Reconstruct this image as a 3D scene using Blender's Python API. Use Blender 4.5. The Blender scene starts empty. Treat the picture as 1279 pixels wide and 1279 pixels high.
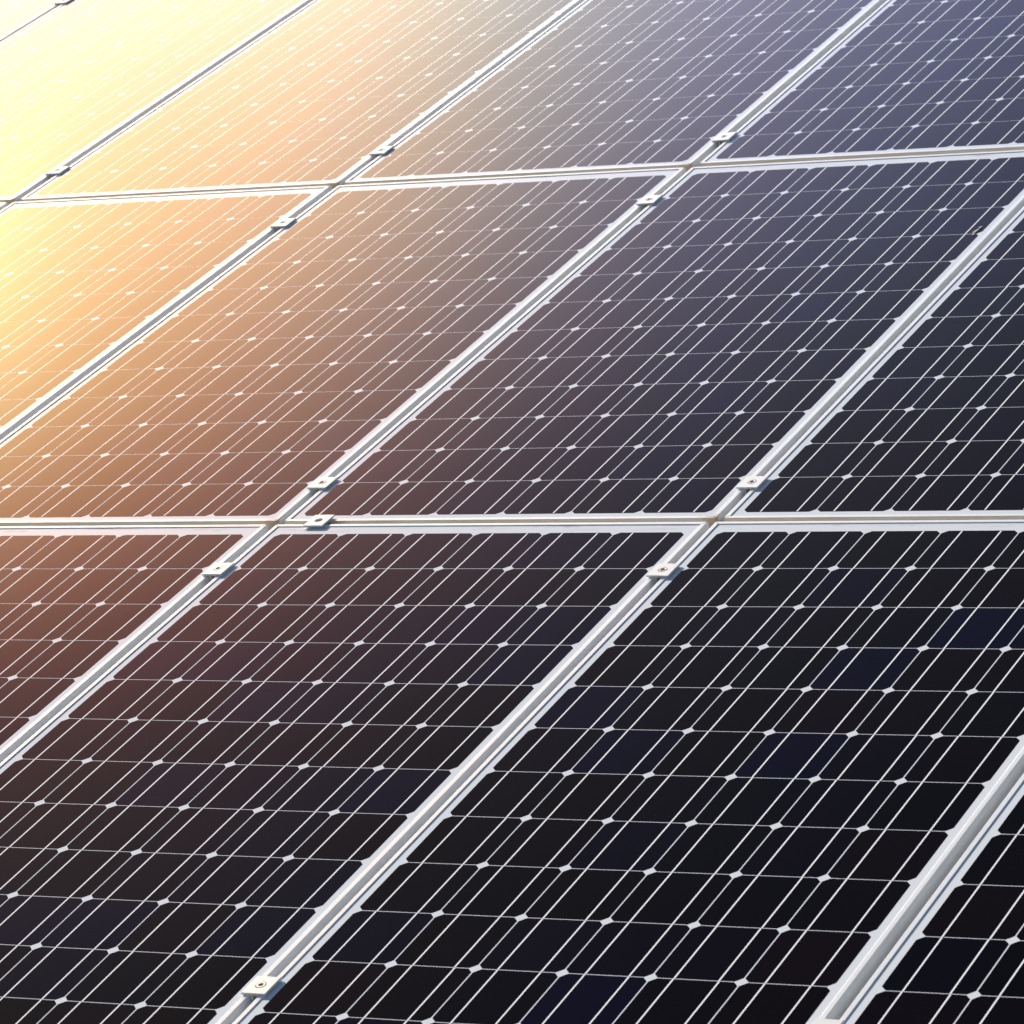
import bpy, bmesh, math, random
from mathutils import Vector, Matrix
random.seed(4)
S = bpy.context.scene
COL = S.collection

# ------------------------------------------------------------------ array layout (metres)
C = 0.1275                     # cell pitch
GU, GV = 0.45264, 0.555471    # extra pitch between the outer cells of neighbouring panels, in cells
SX, SY = -0.001884, 0.05718   # lattice drift of the rows and columns, in cells
ROOF_TILT = math.atan(0.49808)
BASE = Vector((0, 0, 3.2))
# small mounting tolerances of every panel: dx, dy, turn, height, tilt across, tilt along (cells)
PANELS = {
 (-4, 1): (-.004, .003, 0, .001, -.001, .001), (-3, 1): (-0.0196, 0.0044, -0.0013, 0.0031, 0.0023, -0.0005),
 (-2, 1): (0.0053, -0.0157, 0.008, -0.0031, -0.002, 0.0014), (-1, 1): (-0.0046, -0.0058, -0.0053, -0.0, 0.003, 0.0048),
 (0, 1): (0.0094, 0.016, -0.004, 0.0051, -0.0003, -0.0017),
 (-3, 0): (0.002, 0.004, 0.001, 0.0, 0.001, -0.001), (-2, 0): (0.0039, -0.008, 0.0049, -0.0012, -0.0013, -0.0027), (-1, 0): (0.0201, -0.0023, 0.0122, -0.0032, -0.0023, -0.0087),
 (0, 0): (0.0076, -0.0128, 0.0054, -0.004, 0.001, -0.0035), (1, 0): (-0.0126, -0.0128, -0.0036, -0.0007, 0.0008, -0.0001),
 (-1, -1): (0.0016, 0.0151, 0.0004, 0.0015, 0.0012, 0.0015), (0, -1): (0.0022, 0.0044, -0.0185, 0.003, 0.0004, 0.0049),
 (1, -1): (-0.016, 0.011, 0.0005, 0.0008, -0.0007, -0.0003), (2, -1): (0.0027, -0.0126, 0.0013, -0.0011, 0.0013, 0.0013),
}
LABEL = {
 (-3, 0): 'solar panel showing only its corner at the left edge, below the faint glared crossing',
 (-4, 1): 'solar panel at the top left corner, bleached white by glare',
 (-3, 1): 'solar panel bleached yellow by sun glare, second from the left in the upper row',
 (-2, 1): 'peach glared solar panel in the upper row, right of the yellow bleached one',
 (-1, 1): 'grey mauve solar panel in the upper row, left of the blue grey corner one',
 (0, 1): 'blue grey solar panel at the top right corner of the photo',
 (-2, 0): 'yellow glared solar panel at the left edge of the middle row',
 (-1, 0): 'middle row solar panel fading from peach at its left to plum at its right',
 (0, 0): 'large navy solar panel in the middle row with a small dropping on its edge',
 (1, 0): 'dark solar panel cut by the right edge of the photo in the middle row',
 (-1, -1): 'brownish solar panel at the left edge of the lower row',
 (0, -1): 'dark lower row solar panel whose top frame holds the clamp without a bolt',
 (1, -1): 'blackest lower row solar panel, next to the sliver in the bottom right corner',
 (2, -1): 'solar panel in the bottom right corner, only its left edge showing',
}
TILT = Matrix.Translation(BASE) @ Matrix.Rotation(ROOF_TILT, 4, 'X')

# frame outside edge beyond the cell field: sides, bottom, top; lip width, glass recess, frame depth
MX, MB, MT = 0.0205, 0.0226, 0.0342        
LIP, REC, DEEP = 0.0087, 0.0015, 0.040
X0, X1, Y0, Y1 = -MX, 6*C+MX, -MB, 12*C+MT

# ------------------------------------------------------------------ materials
def new_mat(name):
    m = bpy.data.materials.new(name); m.use_nodes = True
    nt = m.node_tree
    return m, nt, nt.nodes['Principled BSDF']
def node(nt, t, **kw):
    n = nt.nodes.new(t)
    for k, v in kw.items():
        if k in n.inputs: n.inputs[k].default_value = v
        else: setattr(n, k, v)
    return n
def ramp(nt, fac, stops):
    r = nt.nodes.new('ShaderNodeValToRGB'); nt.links.new(fac, r.inputs[0])
    el = r.color_ramp.elements
    while len(el) < len(stops): el.new(0.5)
    for e, (p, c) in zip(el, stops): e.position = p; e.color = c if len(c) == 4 else (*c, 1)
    return r
def mix(nt, fac, a, b, mode='MIX'):
    m = nt.nodes.new('ShaderNodeMix'); m.data_type = 'RGBA'; m.blend_type = mode
    for s, v in ((m.inputs[0], fac), (m.inputs[6], a), (m.inputs[7], b)):
        if hasattr(v, 'links') or isinstance(v, bpy.types.NodeSocket): nt.links.new(v, s)
        else: s.default_value = v if not isinstance(v, tuple) or len(v) == 4 else (*v, 1)
    return m.outputs[2]
COAT = dict(w=1.0, ior=1.12, rough=0.03)
def coat(nt, p):
    """laminated under solar glass: clear reflecting coat with the faint unevenness of rolled glass"""
    p.inputs['Specular IOR Level'].default_value = 0.0; p.inputs['Coat Weight'].default_value = COAT['w']; p.inputs['Coat IOR'].default_value = COAT['ior']
    p.inputs['Coat Roughness'].default_value = COAT['rough']
    tc = nt.nodes.new('ShaderNodeNewGeometry')
    nz = node(nt, 'ShaderNodeTexNoise', Scale=9.0, Detail=2.0); nt.links.new(tc.outputs['Position'], nz.inputs['Vector'])
    b = node(nt, 'ShaderNodeBump', Strength=0.1, Distance=0.0003); nt.links.new(nz.outputs['Fac'], b.inputs['Height'])
    nt.links.new(b.outputs[0], p.inputs['Coat Normal'])
    d = node(nt, 'ShaderNodeTexNoise', Scale=3.0, Detail=6.0, Roughness=0.65); nt.links.new(tc.outputs['Position'], d.inputs['Vector'])
    r = ramp(nt, d.outputs['Fac'], [(0.35, (COAT['rough'],)*3), (0.75, (COAT['rough']+0.008,)*3)])
    nt.links.new(r.outputs[0], p.inputs['Coat Roughness'])

def mat_cell():
    m, nt, p = new_mat('monocrystalline_silicon')
    oi = nt.nodes.new('ShaderNodeObjectInfo')
    r = ramp(nt, oi.outputs['Random'], [(0.0, (.0034, .0012, .0010)), (0.22, (.0016, .0012, .0022)), (0.45, (.0052, .0018, .0022)), (0.62, (.0018, .0013, .0030)),
                                        (0.74, (.0044, .0018, .0060)), (0.88, (.0020, .0020, .0090)), (0.93, (.0022, .0017, .0120)), (1.0, (.0028, .0022, .0150))])
    geo = nt.nodes.new('ShaderNodeNewGeometry')
    nz = node(nt, 'ShaderNodeTexNoise', Scale=5.0, Detail=3.0); nt.links.new(geo.outputs['Position'], nz.inputs['Vector'])
    c2 = mix(nt, 0.25, r.outputs[0], mix(nt, nz.outputs['Fac'], (.0010, .0010, .0024), (.0060, .0020, .0020)))
    # rare dust specks on the glass
    v = node(nt, 'ShaderNodeTexVoronoi', Scale=55.0); nt.links.new(geo.outputs['Position'], v.inputs['Vector'])
    sp = ramp(nt, v.outputs['Distance'], [(0.0, (1, 1, 1)), (0.022, (1, 1, 1)), (0.034, (0, 0, 0))])
    wn = node(nt, 'ShaderNodeTexNoise', Scale=2.5, Detail=1.0); nt.links.new(geo.outputs['Position'], wn.inputs['Vector'])
    gate = ramp(nt, wn.outputs['Fac'], [(0.56, (0, 0, 0)), (0.62, (1, 1, 1))])
    f = mix(nt, 1.0, sp.outputs[0], gate.outputs[0], 'MULTIPLY')
    nt.links.new(mix(nt, f, c2, (.09, .075, .06)), p.inputs['Base Color'])
    p.inputs['Roughness'].default_value = 0.45; p.inputs['Specular IOR Level'].default_value = 0.12
    coat(nt, p); return m
def mat_backsheet():
    m, nt, p = new_mat('white_backsheet')
    tc = nt.nodes.new('ShaderNodeTexCoord'); oi = nt.nodes.new('ShaderNodeObjectInfo')
    sep = nt.nodes.new('ShaderNodeSeparateXYZ'); nt.links.new(tc.outputs['Object'], sep.inputs[0])
    off = nt.nodes.new('ShaderNodeVectorMath'); off.operation = 'MULTIPLY_ADD'
    off.inputs[1].default_value = (7, 60, 1); nt.links.new(tc.outputs['Object'], off.inputs[0])
    sc = nt.nodes.new('ShaderNodeVectorMath'); sc.operation = 'SCALE'; sc.inputs[0].default_value = (31, 17, 9)
    nt.links.new(oi.outputs['Random'], sc.inputs['Scale']); nt.links.new(sc.outputs[0], off.inputs[2])
    nz = node(nt, 'ShaderNodeTexNoise', Scale=1.5, Detail=7.0, Roughness=0.75); nt.links.new(off.outputs[0], nz.inputs['Vector'])
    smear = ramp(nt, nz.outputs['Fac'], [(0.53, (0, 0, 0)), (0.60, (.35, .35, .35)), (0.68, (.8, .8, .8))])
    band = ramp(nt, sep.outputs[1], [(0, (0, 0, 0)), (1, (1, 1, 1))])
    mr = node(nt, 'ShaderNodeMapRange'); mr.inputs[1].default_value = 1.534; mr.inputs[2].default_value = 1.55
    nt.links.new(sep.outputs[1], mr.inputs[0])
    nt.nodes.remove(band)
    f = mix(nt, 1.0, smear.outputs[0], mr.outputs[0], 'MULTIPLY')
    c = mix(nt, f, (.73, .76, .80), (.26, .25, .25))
    nt.links.new(c, p.inputs['Base Color'])
    p.inputs['Roughness'].default_value = 0.6
    coat(nt, p); return m
def mat_busbar():
    m, nt, p = new_mat('tinned_ribbon')
    p.inputs['Base Color'].default_value = (.96, .95, .96, 1); p.inputs['Roughness'].default_value = 0.5
    coat(nt, p); return m
def mat_frame(name, base, metal, rough, stain_and_bounce=True):
    m, nt, p = new_mat(name)
    tc = nt.nodes.new('ShaderNodeTexCoord')
    n1 = node(nt, 'ShaderNodeTexNoise', Scale=14.0, Detail=5.0, Roughness=0.6); nt.links.new(tc.outputs['Object'], n1.inputs['Vector'])
    c = mix(nt, n1.outputs['Fac'], tuple(b*0.93 for b in base), tuple(min(1, b*1.05) for b in base))
    if stain_and_bounce:      # brown stains round the panel's lower right corner and faint grime on the frame
        g = nt.nodes.new('ShaderNodeVectorMath'); g.operation = 'DISTANCE'; g.inputs[1].default_value = (0.782, -0.024, -0.006)
        nt.links.new(tc.outputs['Object'], g.inputs[0])
        n2 = node(nt, 'ShaderNodeTexNoise', Scale=120.0, Detail=3.0); nt.links.new(tc.outputs['Object'], n2.inputs['Vector'])
        ad = nt.nodes.new('ShaderNodeMath'); ad.operation = 'MULTIPLY_ADD'; ad.inputs[1].default_value = 0.05
        nt.links.new(n2.outputs['Fac'], ad.inputs[0]); nt.links.new(g.outputs['Value'], ad.inputs[2])
        st = ramp(nt, ad.outputs[0], [(0.030, (.75, .75, .75)), (0.052, (0, 0, 0))])
        c = mix(nt, st.outputs[0], c, (.30, .16, .08))
        sp = nt.nodes.new('ShaderNodeSeparateXYZ'); nt.links.new(tc.outputs['Object'], sp.inputs[0])      # tan painted on the downhill outer face for warm bounced light
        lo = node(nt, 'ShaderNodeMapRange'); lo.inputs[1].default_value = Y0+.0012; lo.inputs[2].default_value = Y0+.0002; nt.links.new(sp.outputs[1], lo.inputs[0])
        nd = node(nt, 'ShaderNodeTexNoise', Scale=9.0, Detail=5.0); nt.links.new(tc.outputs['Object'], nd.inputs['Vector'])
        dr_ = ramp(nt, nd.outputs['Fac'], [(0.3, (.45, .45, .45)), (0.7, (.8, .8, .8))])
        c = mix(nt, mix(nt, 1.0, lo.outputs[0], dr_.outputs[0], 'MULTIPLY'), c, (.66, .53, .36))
        n3 = node(nt, 'ShaderNodeTexNoise', Scale=38.0, Detail=4.0, Roughness=0.7); nt.links.new(tc.outputs['Object'], n3.inputs['Vector'])
        gr = ramp(nt, n3.outputs['Fac'], [(0.64, (0, 0, 0)), (0.74, (.45, .45, .45))])
        c = mix(nt, gr.outputs[0], c, (.42, .37, .30))
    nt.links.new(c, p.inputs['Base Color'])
    p.inputs['Metallic'].default_value = metal; p.inputs['Roughness'].default_value = rough
    p.inputs['Specular IOR Level'].default_value = 0.5
    return m
M_CELL, M_BACK, M_BUS = mat_cell(), mat_backsheet(), mat_busbar()
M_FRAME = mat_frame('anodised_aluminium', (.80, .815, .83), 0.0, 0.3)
M_CLAMP = mat_frame('milled_clamp_aluminium', (.84, .83, .80), 0.0, 0.35, stain_and_bounce=False)
M_BOLT = mat_frame('stainless_bolt', (.5, .49, .47), 0.6, 0.45, stain_and_bounce=False)
def mat_plain(name, col, rough=0.8, metal=0.0):
    m, nt, p = new_mat(name)
    tc = nt.nodes.new('ShaderNodeTexCoord')
    n = node(nt, 'ShaderNodeTexNoise', Scale=60.0, Detail=5.0); nt.links.new(tc.outputs['Object'], n.inputs['Vector'])
    nt.links.new(mix(nt, n.outputs['Fac'], tuple(c*.6 for c in col), tuple(c*1.3 for c in col)), p.inputs['Base Color'])
    p.inputs['Roughness'].default_value = rough; p.inputs['Metallic'].default_value = metal
    return m
M_ROOF = mat_plain('clay_roof', (.48, .34, .20))
M_RUST = mat_plain('rusty_thread', (.22, .12, .05))
M_DIRT = mat_plain('dried_dropping', (.50, .43, .38))

# ------------------------------------------------------------------ mesh helpers
def mesh_of(bm, name, mats):
    bmesh.ops.recalc_face_normals(bm, faces=bm.faces)
    me = bpy.data.meshes.new(name); bm.to_mesh(me); bm.free()
    for m in mats: me.materials.append(m)
    return me
def link(name, me, parent=None, loc=(0, 0, 0)):
    o = bpy.data.objects.new(name, me); COL.objects.link(o)
    o.parent = parent; o.location = loc
    return o
def prism(bm, pts, z0, z1):
    a = [bm.verts.new((x, y, z0)) for x, y in pts]; b = [bm.verts.new((x, y, z1)) for x, y in pts]
    bm.faces.new(a[::-1]); bm.faces.new(b)
    for i in range(len(pts)):
        j = (i+1) % len(pts); bm.faces.new((a[i], a[j], b[j], b[i]))
def box(bm, x0, x1, y0, y1, z0, z1): prism(bm, [(x0, y0), (x1, y0), (x1, y1), (x0, y1)], z0, z1)

# ------------------------------------------------------------------ panel geometry; local origin = lower left corner of the cell field, z 0 = laminate
def frame_mesh():
    bm = bmesh.new()
    # (inset from the outer face, z)
    prof = [(0, -DEEP), (0, REC-.0007), (.0002, REC-.0003), (.0007, REC), (LIP-.0012, REC), (LIP-.0004, REC-.0004), (LIP, REC-.0011), (LIP, -.0004),
            (LIP, -.0060), (.0018, -.0062), (.0018, -DEEP+.0018), (.022, -DEEP+.0018), (.022, -DEEP)]
    rings = []
    for ins, z in prof:
        rings.append([bm.verts.new(v) for v in ((X0+ins, Y0+ins, z), (X1-ins, Y0+ins, z), (X1-ins, Y1-ins, z), (X0+ins, Y1-ins, z))])
    n = len(rings)
    for k in range(n):
        a, b = rings[k], rings[(k+1) % n]
        for i in range(4):
            j = (i+1) % 4; bm.faces.new((a[i], a[j], b[j], b[i]))
    return mesh_of(bm, 'frame', [M_FRAME])
def corner_seam_mesh():
    bm = bmesh.new(); w = .00035
    for cx, cy, sx, sy in ((X0, Y0, 1, 1), (X1, Y0, -1, 1), (X1, Y1, -1, -1), (X0, Y1, 1, -1)):
        a, b = .0006, LIP-.0014
        prism(bm, [(cx+sx*a+sx*w, cy+sy*a-sy*w), (cx+sx*b+sx*w, cy+sy*b-sy*w), (cx+sx*b-sx*w, cy+sy*b+sy*w), (cx+sx*a-sx*w, cy+sy*a+sy*w)], REC-.001, REC+.00012)
    return mesh_of(bm, 'corner_seam', [M_RUST])
def backsheet_mesh():
    bm = bmesh.new(); i = LIP-.002
    box(bm, X0+i, X1-i, Y0+i, Y1-i, -.0045, 0.0)
    return mesh_of(bm, 'backsheet', [M_BACK])
CELL_H, CELL_R = 0.0626, 0.0826
def cell_mesh():
    bm = bmesh.new(); k = math.sqrt(CELL_R**2-CELL_H**2); a0 = math.atan2(k, CELL_H); a1 = math.atan2(CELL_H, k)
    pts = []
    for q in range(4):
        for s in range(5):
            a = a0+(a1-a0)*s/4+q*math.pi/2; pts.append((CELL_R*math.cos(a), CELL_R*math.sin(a)*1.0065))
    prism(bm, pts, 0.00002, 0.0001)
    return mesh_of(bm, 'solar_cell', [M_CELL])
def busbar_mesh(seed):
    """one soldered ribbon running the length of the string, a hair out of line from cell to cell"""
    r = random.Random(seed); bm = bmesh.new(); w = .00126; off = 0
    for v in range(12):
        off = r.uniform(-.0006, .0006)
        y0 = v*C+(.0008 if v == 0 else -.0004)+ .0012*(v == 0); y1 = (v+1)*C-.0008-.0012*(v == 11)
        box(bm, off-w, off+w, y0+.0006, y1-.0002, .00011, .00018)
    return mesh_of(bm, 'busbar', [M_BUS])
ME_FRAME, ME_BACK, ME_CELL, ME_SEAM = frame_mesh(), backsheet_mesh(), cell_mesh(), corner_seam_mesh()
ME_BUS = [busbar_mesh(i) for i in range(9)]

def panel_local(col, row):
    dx, dy, rz, h, tu, tv = PANELS[(col, row)]
    dy *= .6; rz *= .7; h *= .3; tu *= .3; tv *= .3
    ctr = Vector(((col*(6+GU)+3+dx+SY*row)*C, (row*(12+GV)+6+dy+SX*col)*C, h*C))
    M = Matrix.Identity(4)
    M.col[0][:3] = Vector((1, rz/10, tu/3)).normalized()
    M.col[1][:3] = Vector((-rz/10, 1, tv/6)).normalized()
    M.col[2][:3] = Vector(M.col[0][:3]).cross(Vector(M.col[1][:3])).normalized()
    M.translation = ctr
    return M @ Matrix.Translation((-3*C, -6*C, 0))
GROUP_P = 'framed solar panels mounted in three rows'
def tag(o, label, cat, group=None):
    o['label'] = label; o['category'] = cat
    if group: o['group'] = group

first = None
for key in PANELS:
    root = bpy.data.objects.new('solar_panel', None); COL.objects.link(root)
    root.empty_display_size = 0.1
    root.matrix_world = TILT @ panel_local(*key)
    tag(root, LABEL[key], 'solar panel', GROUP_P)
    if first is None:
        link('frame', ME_FRAME, root); link('backsheet', ME_BACK, root); link('corner_seam', ME_SEAM, root)
        for v in range(12):
            for u in range(6): link('solar_cell', ME_CELL, root, ((u+.5)*C, (v+.5)*C, 0))
        for u in range(6):
            for f in (.258, .757): link('busbar', ME_BUS[(2*u+(f > .5)) % 9], root, ((u+f)*C, 0, 0))
        first = list(root.children)
    else:
        k = random.randrange(9)
        for ch in first:
            c = ch.copy(); COL.objects.link(c); c.parent = root
            if ch.name.startswith('busbar'): k += 4; c.data = ME_BUS[k % 9]

# ------------------------------------------------------------------ clamps
PW, PL, PT, HOLE = 0.0375, 0.042, 0.0032, 0.0074
def clamp_plate(hole_x=HOLE, hole_y=HOLE):
    bm = bmesh.new(); n = 40; hx, hy = PW/2, PL/2
    ang = sorted([2*math.pi*i/n for i in range(n)] + [math.atan2(hy, hx), math.pi-math.atan2(hy, hx), math.pi+math.atan2(hy, hx), 2*math.pi-math.atan2(hy, hx)])
    def rect(a, ins=0):
        c, s = math.cos(a), math.sin(a); k = min((hx-ins)/abs(c) if abs(c) > 1e-9 else 1e9, (hy-ins)/abs(s) if abs(s) > 1e-9 else 1e9)
        return c*k, s*k
    layers = []
    ch = .0005
    for f, z in ((lambda a: (hole_x*math.cos(a), hole_y*math.sin(a)), 0), (lambda a: (hole_x*math.cos(a), hole_y*math.sin(a)), PT-.0004),
                 (lambda a: ((hole_x+.0004)*math.cos(a), (hole_y+.0004)*math.sin(a)), PT), (lambda a: rect(a, ch), PT), (rect, PT-ch), (rect, 0)):
        layers.append([bm.verts.new((*f(a), z)) for a in ang])
    m = len(ang)
    for k in range(len(layers)):
        a, b = layers[k], layers[(k+1) % len(layers)]
        for i in range(m): bm.faces.new((a[i], a[(i+1) % m], b[(i+1) % m], b[i]))
    return mesh_of(bm, 'clamp_plate', [M_CLAMP])
def clamp_body():
    bm = bmesh.new()
    for s in (-1, 1): box(bm, s*.0036, s*.0060, -PL/2+.0015, PL/2-.0015, -.034, 0) if s > 0 else box(bm, -.0060, -.0036, -PL/2+.0015, PL/2-.0015, -.034, 0)
    box(bm, -.0036, .0036, -PL/2+.0015, PL/2-.0015, -.034, -.028)
    return mesh_of(bm, 'clamp_body', [M_CLAMP])
def bolt():
    bm = bmesh.new(); n = 36
    prof = [(.0, -.030), (.0030, -.030), (.0030, -.006), (.0066, -.006), (.0066, PT-.0003), (.0062, PT+.0004), (.0040, PT+.0004), (.0034, PT-.0002), (.0034, PT-.0045), (0, PT-.0045)]
    rings = []
    for r, z in prof:
        rings.append([bm.verts.new((0, 0, z))] if r == 0 else [bm.verts.new(((r if r != .0034 else r*(1-.07*(i % 6 == 3)))*math.cos(2*math.pi*i/n), r*math.sin(2*math.pi*i/n), z)) for i in range(n)])
    for a, b in zip(rings, rings[1:]):
        for i in range(n):
            j = (i+1) % n
            if len(a) == 1: bm.faces.new((a[0], b[j], b[i]))
            elif len(b) == 1: bm.faces.new((a[i], a[j], b[0]))
            else: bm.faces.new((a[i], a[j], b[j], b[i]))
    return mesh_of(bm, 'bolt', [M_BOLT])
def rusty_insert():
    bm = bmesh.new(); n = 32
    prism(bm, [(.0078*math.cos(2*math.pi*i/n), .0062*math.sin(2*math.pi*i/n)) for i in range(n)], -.004, -.0015)
    return mesh_of(bm, 'slot_nut', [M_RUST])
ME_PLATE, ME_BODY, ME_BOLT = clamp_plate(), clamp_body(), bolt()
# (gap left of panel column+1, row, v, label)
CLAMPS = [
 (0, 0, .80, "bolted clamp just above the right hand frame crossing, at the navy panel's lower right corner"),
 (0, -1, 10.90, 'bolted clamp just below the right hand frame crossing, between two dark lower row panels'),
 (0, -1, 1.44, 'bolted clamp at the bottom edge of the photo, left of centre, with bright bolt ring'),
 (1, -1, 1.22, 'bolted clamp cut off by the bottom edge, near the lower right corner'),
 (-1, 0, .93, 'bolted clamp directly above the boltless clamp, at the lower end of its gap'),
 (-1, -1, 10.93, 'bolted clamp between the brownish panel and the dark lower panel, below the left crossing'),
 (-1, 0, 10.88, 'bolted clamp just below the upper crossing that adjoins the blue grey corner panel'),
 (-1, 1, .93, "bolted clamp just above the upper crossing, on the blue grey corner panel's lower left"),
 (-2, 1, 1.20, 'bolted clamp above the glared crossing in the upper row, between peach and mauve panels'),
 (-2, 0, 10.64, 'bolted clamp at the top right corner of the yellow glared middle row panel'),
 (-3, 1, 1.09, 'faint clamp in yellow glare near the left edge, between yellow and peach upper panels'),
 (-4, 1, 10.92, 'barely visible clamp lost in white glare at the very top left'),
]
GROUP_C = 'mid clamps gripping neighbouring panel frames'
def clamp_matrix(col, row, v, du=6+GU/2):
    base = panel_local(col, row); right = PANELS.get((col+1, row))
    p = base @ Vector((du*C, v*C, REC+.0002))
    M = base.copy()
    if right:   # rest on both lips: take the higher of the two
        q = panel_local(col+1, row); z2 = (q @ Vector((-MX, v*C, REC+.0002))).z; z1 = (base @ Vector((6*C+MX, v*C, REC+.0002))).z
        p2 = q @ Vector((-MX, v*C, 0)); p1 = base @ Vector((6*C+MX, v*C, 0))
        p = Vector(((p1.x+p2.x)/2, p.y, (z1+z2)/2+.0001))
        slope = (z2-z1)/(.0152); slope = max(-.1, min(.1, slope))
        M = M @ Matrix.Rotation(-math.atan(slope), 4, 'Y')
        p.z += abs(z2-z1)*.25
    M.translation = p
    return M
firstc = None
for col, row, v, lab in CLAMPS:
    root = bpy.data.objects.new('mid_clamp', None); COL.objects.link(root); root.empty_display_size = .03
    root.matrix_world = TILT @ clamp_matrix(col, row, v) @ Matrix.Rotation(random.uniform(-.02, .02), 4, 'Z')
    tag(root, lab, 'clamp', GROUP_C)
    if firstc is None:
        link('clamp_plate', ME_PLATE, root); link('clamp_body', ME_BODY, root); link('bolt', ME_BOLT, root)
        firstc = list(root.children)
    else:
        for ch in firstc:
            c = ch.copy(); COL.objects.link(c); c.parent = root
# the odd one: a boltless clamp on the horizontal gap
root = bpy.data.objects.new('mid_clamp', None); COL.objects.link(root); root.empty_display_size = .03
pa = panel_local(0, -1) @ Vector((.49*C, 0, REC+.0002)); ya = (panel_local(0, -1) @ Vector((.49*C, Y1, 0))).y; yb = (panel_local(0, 0) @ Vector((.3*C, Y0, 0))).y
za = (panel_local(0, -1) @ Vector((.49*C, Y1, REC))).z; zb = (panel_local(0, 0) @ Vector((.3*C, Y0, REC))).z
M = Matrix.Translation((pa.x, (ya+yb)/2, (za+zb)/2+.0012)) @ Matrix.Rotation(math.atan2((zb-za)*.5, .013), 4, 'X')
root.matrix_world = TILT @ M
tag(root, 'clamp with an empty brown bolt hole on the horizontal gap beside the left crossing', 'clamp', GROUP_C)
pl = clamp_plate(.0072, .0066); link('clamp_plate', pl, root)
b2 = bmesh.new(); box(b2, -PL/2+.003, PL/2-.003, -.0055, .0055, -.034, -.0045); link('clamp_body', mesh_of(b2, 'clamp_body', [M_RUST]), root)
link('slot_nut', rusty_insert(), root)

# ------------------------------------------------------------------ dried dropping at the right edge of the navy panel
bm = bmesh.new(); rr = random.Random(3)
for k in range(9):
    cx, cy = rr.gauss(0, .0022), rr.gauss(0, .009); a = rr.uniform(.0012, .003); b = rr.uniform(.004, .009)
    pts = [(cx+a*math.cos(t)*rr.uniform(.7, 1.2), cy+b*math.sin(t)*rr.uniform(.7, 1.2)) for t in [2*math.pi*i/11 for i in range(11)]]
    prism(bm, pts, 0, .0005+.00015*k)
dr = link('dried_dropping', mesh_of(bm, 'dried_dropping', [M_DIRT]))
dr.matrix_world = TILT @ panel_local(0, 0) @ Matrix.Translation((5.895*C, 9.13*C, .0006)) @ Matrix.Rotation(-.15, 4, 'Z')
tag(dr, 'small grey brown dried dropping on the right edge of the navy panel', 'dropping')

# ------------------------------------------------------------------ roof below the array
bm = bmesh.new(); box(bm, -7, 7, -4, 8, -.30, -.13)
rf = link('roof', mesh_of(bm, 'roof', [M_ROOF])); rf.matrix_world = TILT.copy(); rf['kind'] = 'structure'

# ------------------------------------------------------------------ camera
R = [[0.8827218, 0.42061, -0.2094984], [-0.0125764, -0.4245328, -0.9053252], [-0.4697277, 0.801785, -0.3694546]]
Rm = Matrix(R)
# camera position in array space: -R^T t
CP = Vector((30.279458, -41.118, 19.611757))*C
cm = Matrix.Identity(4)
rx, dn, fw = Rm[0], Rm[1], Rm[2]
for i in range(3): cm[i][0] = rx[i]; cm[i][1] = -dn[i]; cm[i][2] = -fw[i]; cm[i][3] = CP[i]
cam_d = bpy.data.cameras.new('camera'); cam = bpy.data.objects.new('camera', cam_d); COL.objects.link(cam)
cam.matrix_world = TILT @ cm
F = 5252.418817
cam_d.sensor_width = 36; cam_d.sensor_fit = 'HORIZONTAL'; cam_d.lens = F/1279*36
cam_d.shift_x = -250/1279; cam_d.shift_y = -61/1279
cam_d.clip_start = .05; cam_d.clip_end = 500
S.camera = cam
cam_d.dof.use_dof = True; cam_d.dof.focus_distance = 6.4; cam_d.dof.aperture_fstop = 22

# ------------------------------------------------------------------ sun and sky
def ray(px, py):
    v = rx*((px-639.5-250)/F)+dn*((py-639.5+61)/F)+fw
    return v.normalized()
g = ray(-1500, 1200); sun_arr = Vector((g.x, g.y, -g.z))       # sun high on the left, behind the array
sun_dir = (TILT.to_3x3() @ sun_arr).normalized()
elev = math.asin(sun_dir.z); azi = math.atan2(sun_dir.x, sun_dir.y)
print('sun elevation', math.degrees(elev), 'azimuth', math.degrees(azi))
sd = bpy.data.lights.new('sun', 'SUN'); sd.energy = 4.1; sd.angle = math.radians(.53); sd.color = (1.0, .94, .84)
so = bpy.data.objects.new('sun', sd); COL.objects.link(so); so.rotation_euler = (-sun_dir).to_track_quat('-Z', 'Y').to_euler()
W = bpy.data.worlds.new('World'); S.world = W; W.use_nodes = True
nt = W.node_tree; nt.nodes.clear()
out = nt.nodes.new('ShaderNodeOutputWorld'); bg = nt.nodes.new('ShaderNodeBackground')
sky = nt.nodes.new('ShaderNodeTexSky'); sky.sky_type = 'NISHITA'; sky.sun_disc = False
sky.sun_elevation = elev; sky.sun_rotation = azi
sky.air_density = 1.0; sky.dust_density = 0.3; sky.ozone_density = 1.5
bg.inputs['Strength'].default_value = .05; nt.links.new(sky.outputs[0], bg.inputs[0])
# made-up glow lobes added to the sky so the glass mirrors a glare gradient
tc = nt.nodes.new('ShaderNodeTexCoord')
nrm = nt.nodes.new('ShaderNodeVectorMath'); nrm.operation = 'NORMALIZE'; nt.links.new(tc.outputs['Generated'], nrm.inputs[0])
total = bg.outputs[0]
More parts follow.
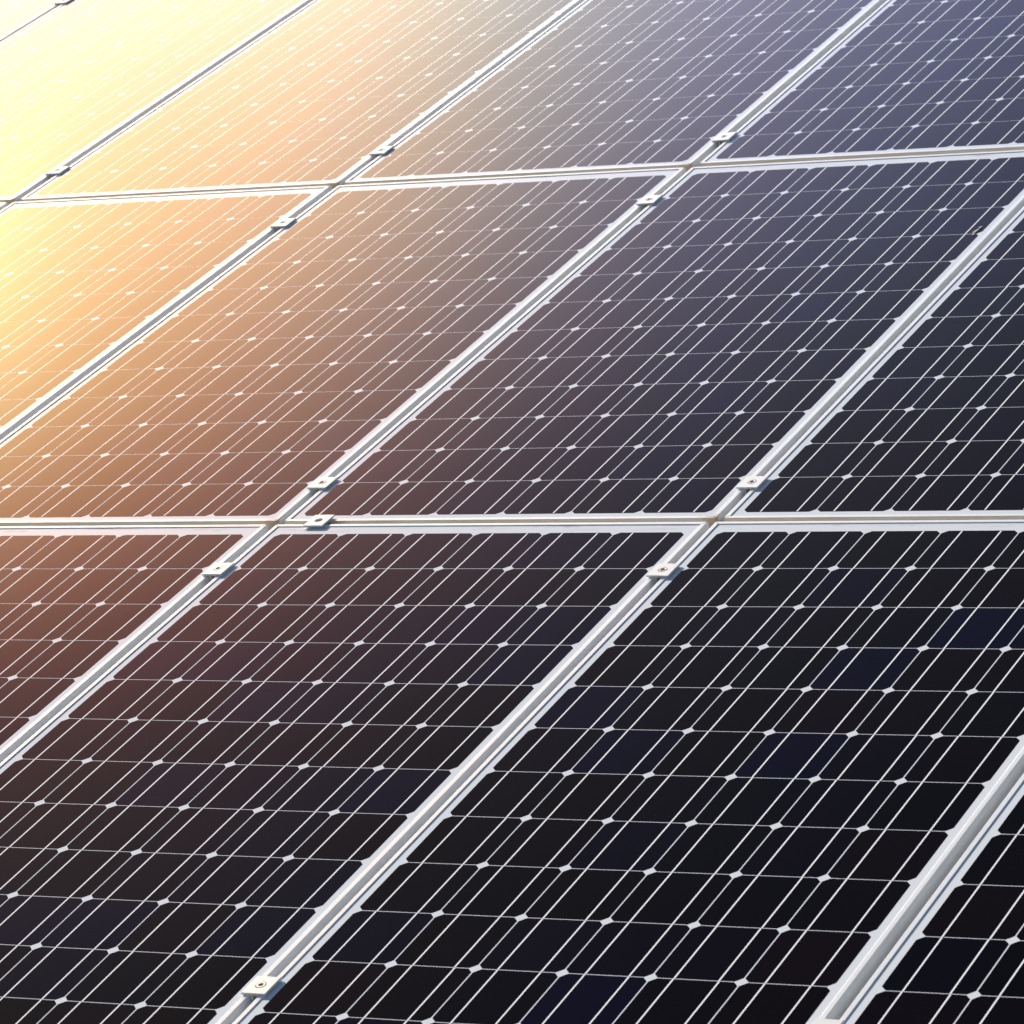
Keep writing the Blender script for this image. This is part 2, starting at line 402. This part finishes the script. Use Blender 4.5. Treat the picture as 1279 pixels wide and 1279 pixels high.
# (centre pixel whose mirror direction it stands in, angular size, edge falloff, radiance)
ADDED_GLOW, ADDED_GLOW_LOW, ADDED_GLOW_TOP = (-150, 60), (-250, 350), (-50, -150)      # added warm glow, standing in for lens glare
ADDED_VEIL, ADDED_VEIL2 = (600, -500), (1300, -600)                              # added pale glow lower in the sky, for the veil
LOBES = [(ADDED_GLOW, .13, 2, (0, .06, .48)), (ADDED_GLOW, .10, 4, (0, .25, 0)), (ADDED_GLOW, .12, 4, (3.6, .36, 0)), (ADDED_GLOW, .14, 4, (1.6, 0, 0)),
         (ADDED_GLOW_LOW, .05, 2, (5.7, 5.8, 2.7)), (ADDED_GLOW_LOW, .13, 2, (1.15, .72, 0)), (ADDED_GLOW_LOW, .16, 4, (0, 0, .2)),
         (ADDED_GLOW_TOP, .05, 2, (0, 0, 1.13)), (ADDED_GLOW_TOP, .14, 4, (0, 2.85, 0)), (ADDED_GLOW_TOP, .16, 4, (1.42, .07, .57)),
         (ADDED_VEIL, .14, 2, (2.26, 1.98, 1.60)), (ADDED_VEIL, .18, 4, (0, .22, 1.01)), (ADDED_VEIL2, .14, 2, (0, 0, .25))]
dists = {}
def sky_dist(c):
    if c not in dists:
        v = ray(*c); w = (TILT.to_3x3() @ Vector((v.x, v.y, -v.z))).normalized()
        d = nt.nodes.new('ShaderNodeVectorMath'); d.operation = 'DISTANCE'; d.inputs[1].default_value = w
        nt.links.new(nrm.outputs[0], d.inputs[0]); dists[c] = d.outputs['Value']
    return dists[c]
def mth(op, a, b=None):
    n = nt.nodes.new('ShaderNodeMath'); n.operation = op
    for i, v in enumerate((a, b)):
        if v is None: continue
        if isinstance(v, (int, float)): n.inputs[i].default_value = v
        else: nt.links.new(v, n.inputs[i])
    return n.outputs[0]
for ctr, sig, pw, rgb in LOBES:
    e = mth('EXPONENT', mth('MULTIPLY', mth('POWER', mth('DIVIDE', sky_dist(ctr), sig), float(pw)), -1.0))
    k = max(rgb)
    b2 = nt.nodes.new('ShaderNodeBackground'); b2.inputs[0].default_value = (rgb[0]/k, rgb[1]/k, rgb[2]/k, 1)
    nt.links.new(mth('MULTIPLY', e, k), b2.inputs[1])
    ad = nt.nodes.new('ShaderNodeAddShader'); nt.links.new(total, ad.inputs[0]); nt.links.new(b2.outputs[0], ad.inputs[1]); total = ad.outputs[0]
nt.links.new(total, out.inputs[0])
S.view_settings.view_transform = 'Standard'; S.view_settings.look = 'None'; S.view_settings.gamma = 1
S.view_settings.use_curve_mapping = False; S.view_settings.exposure = 0.7
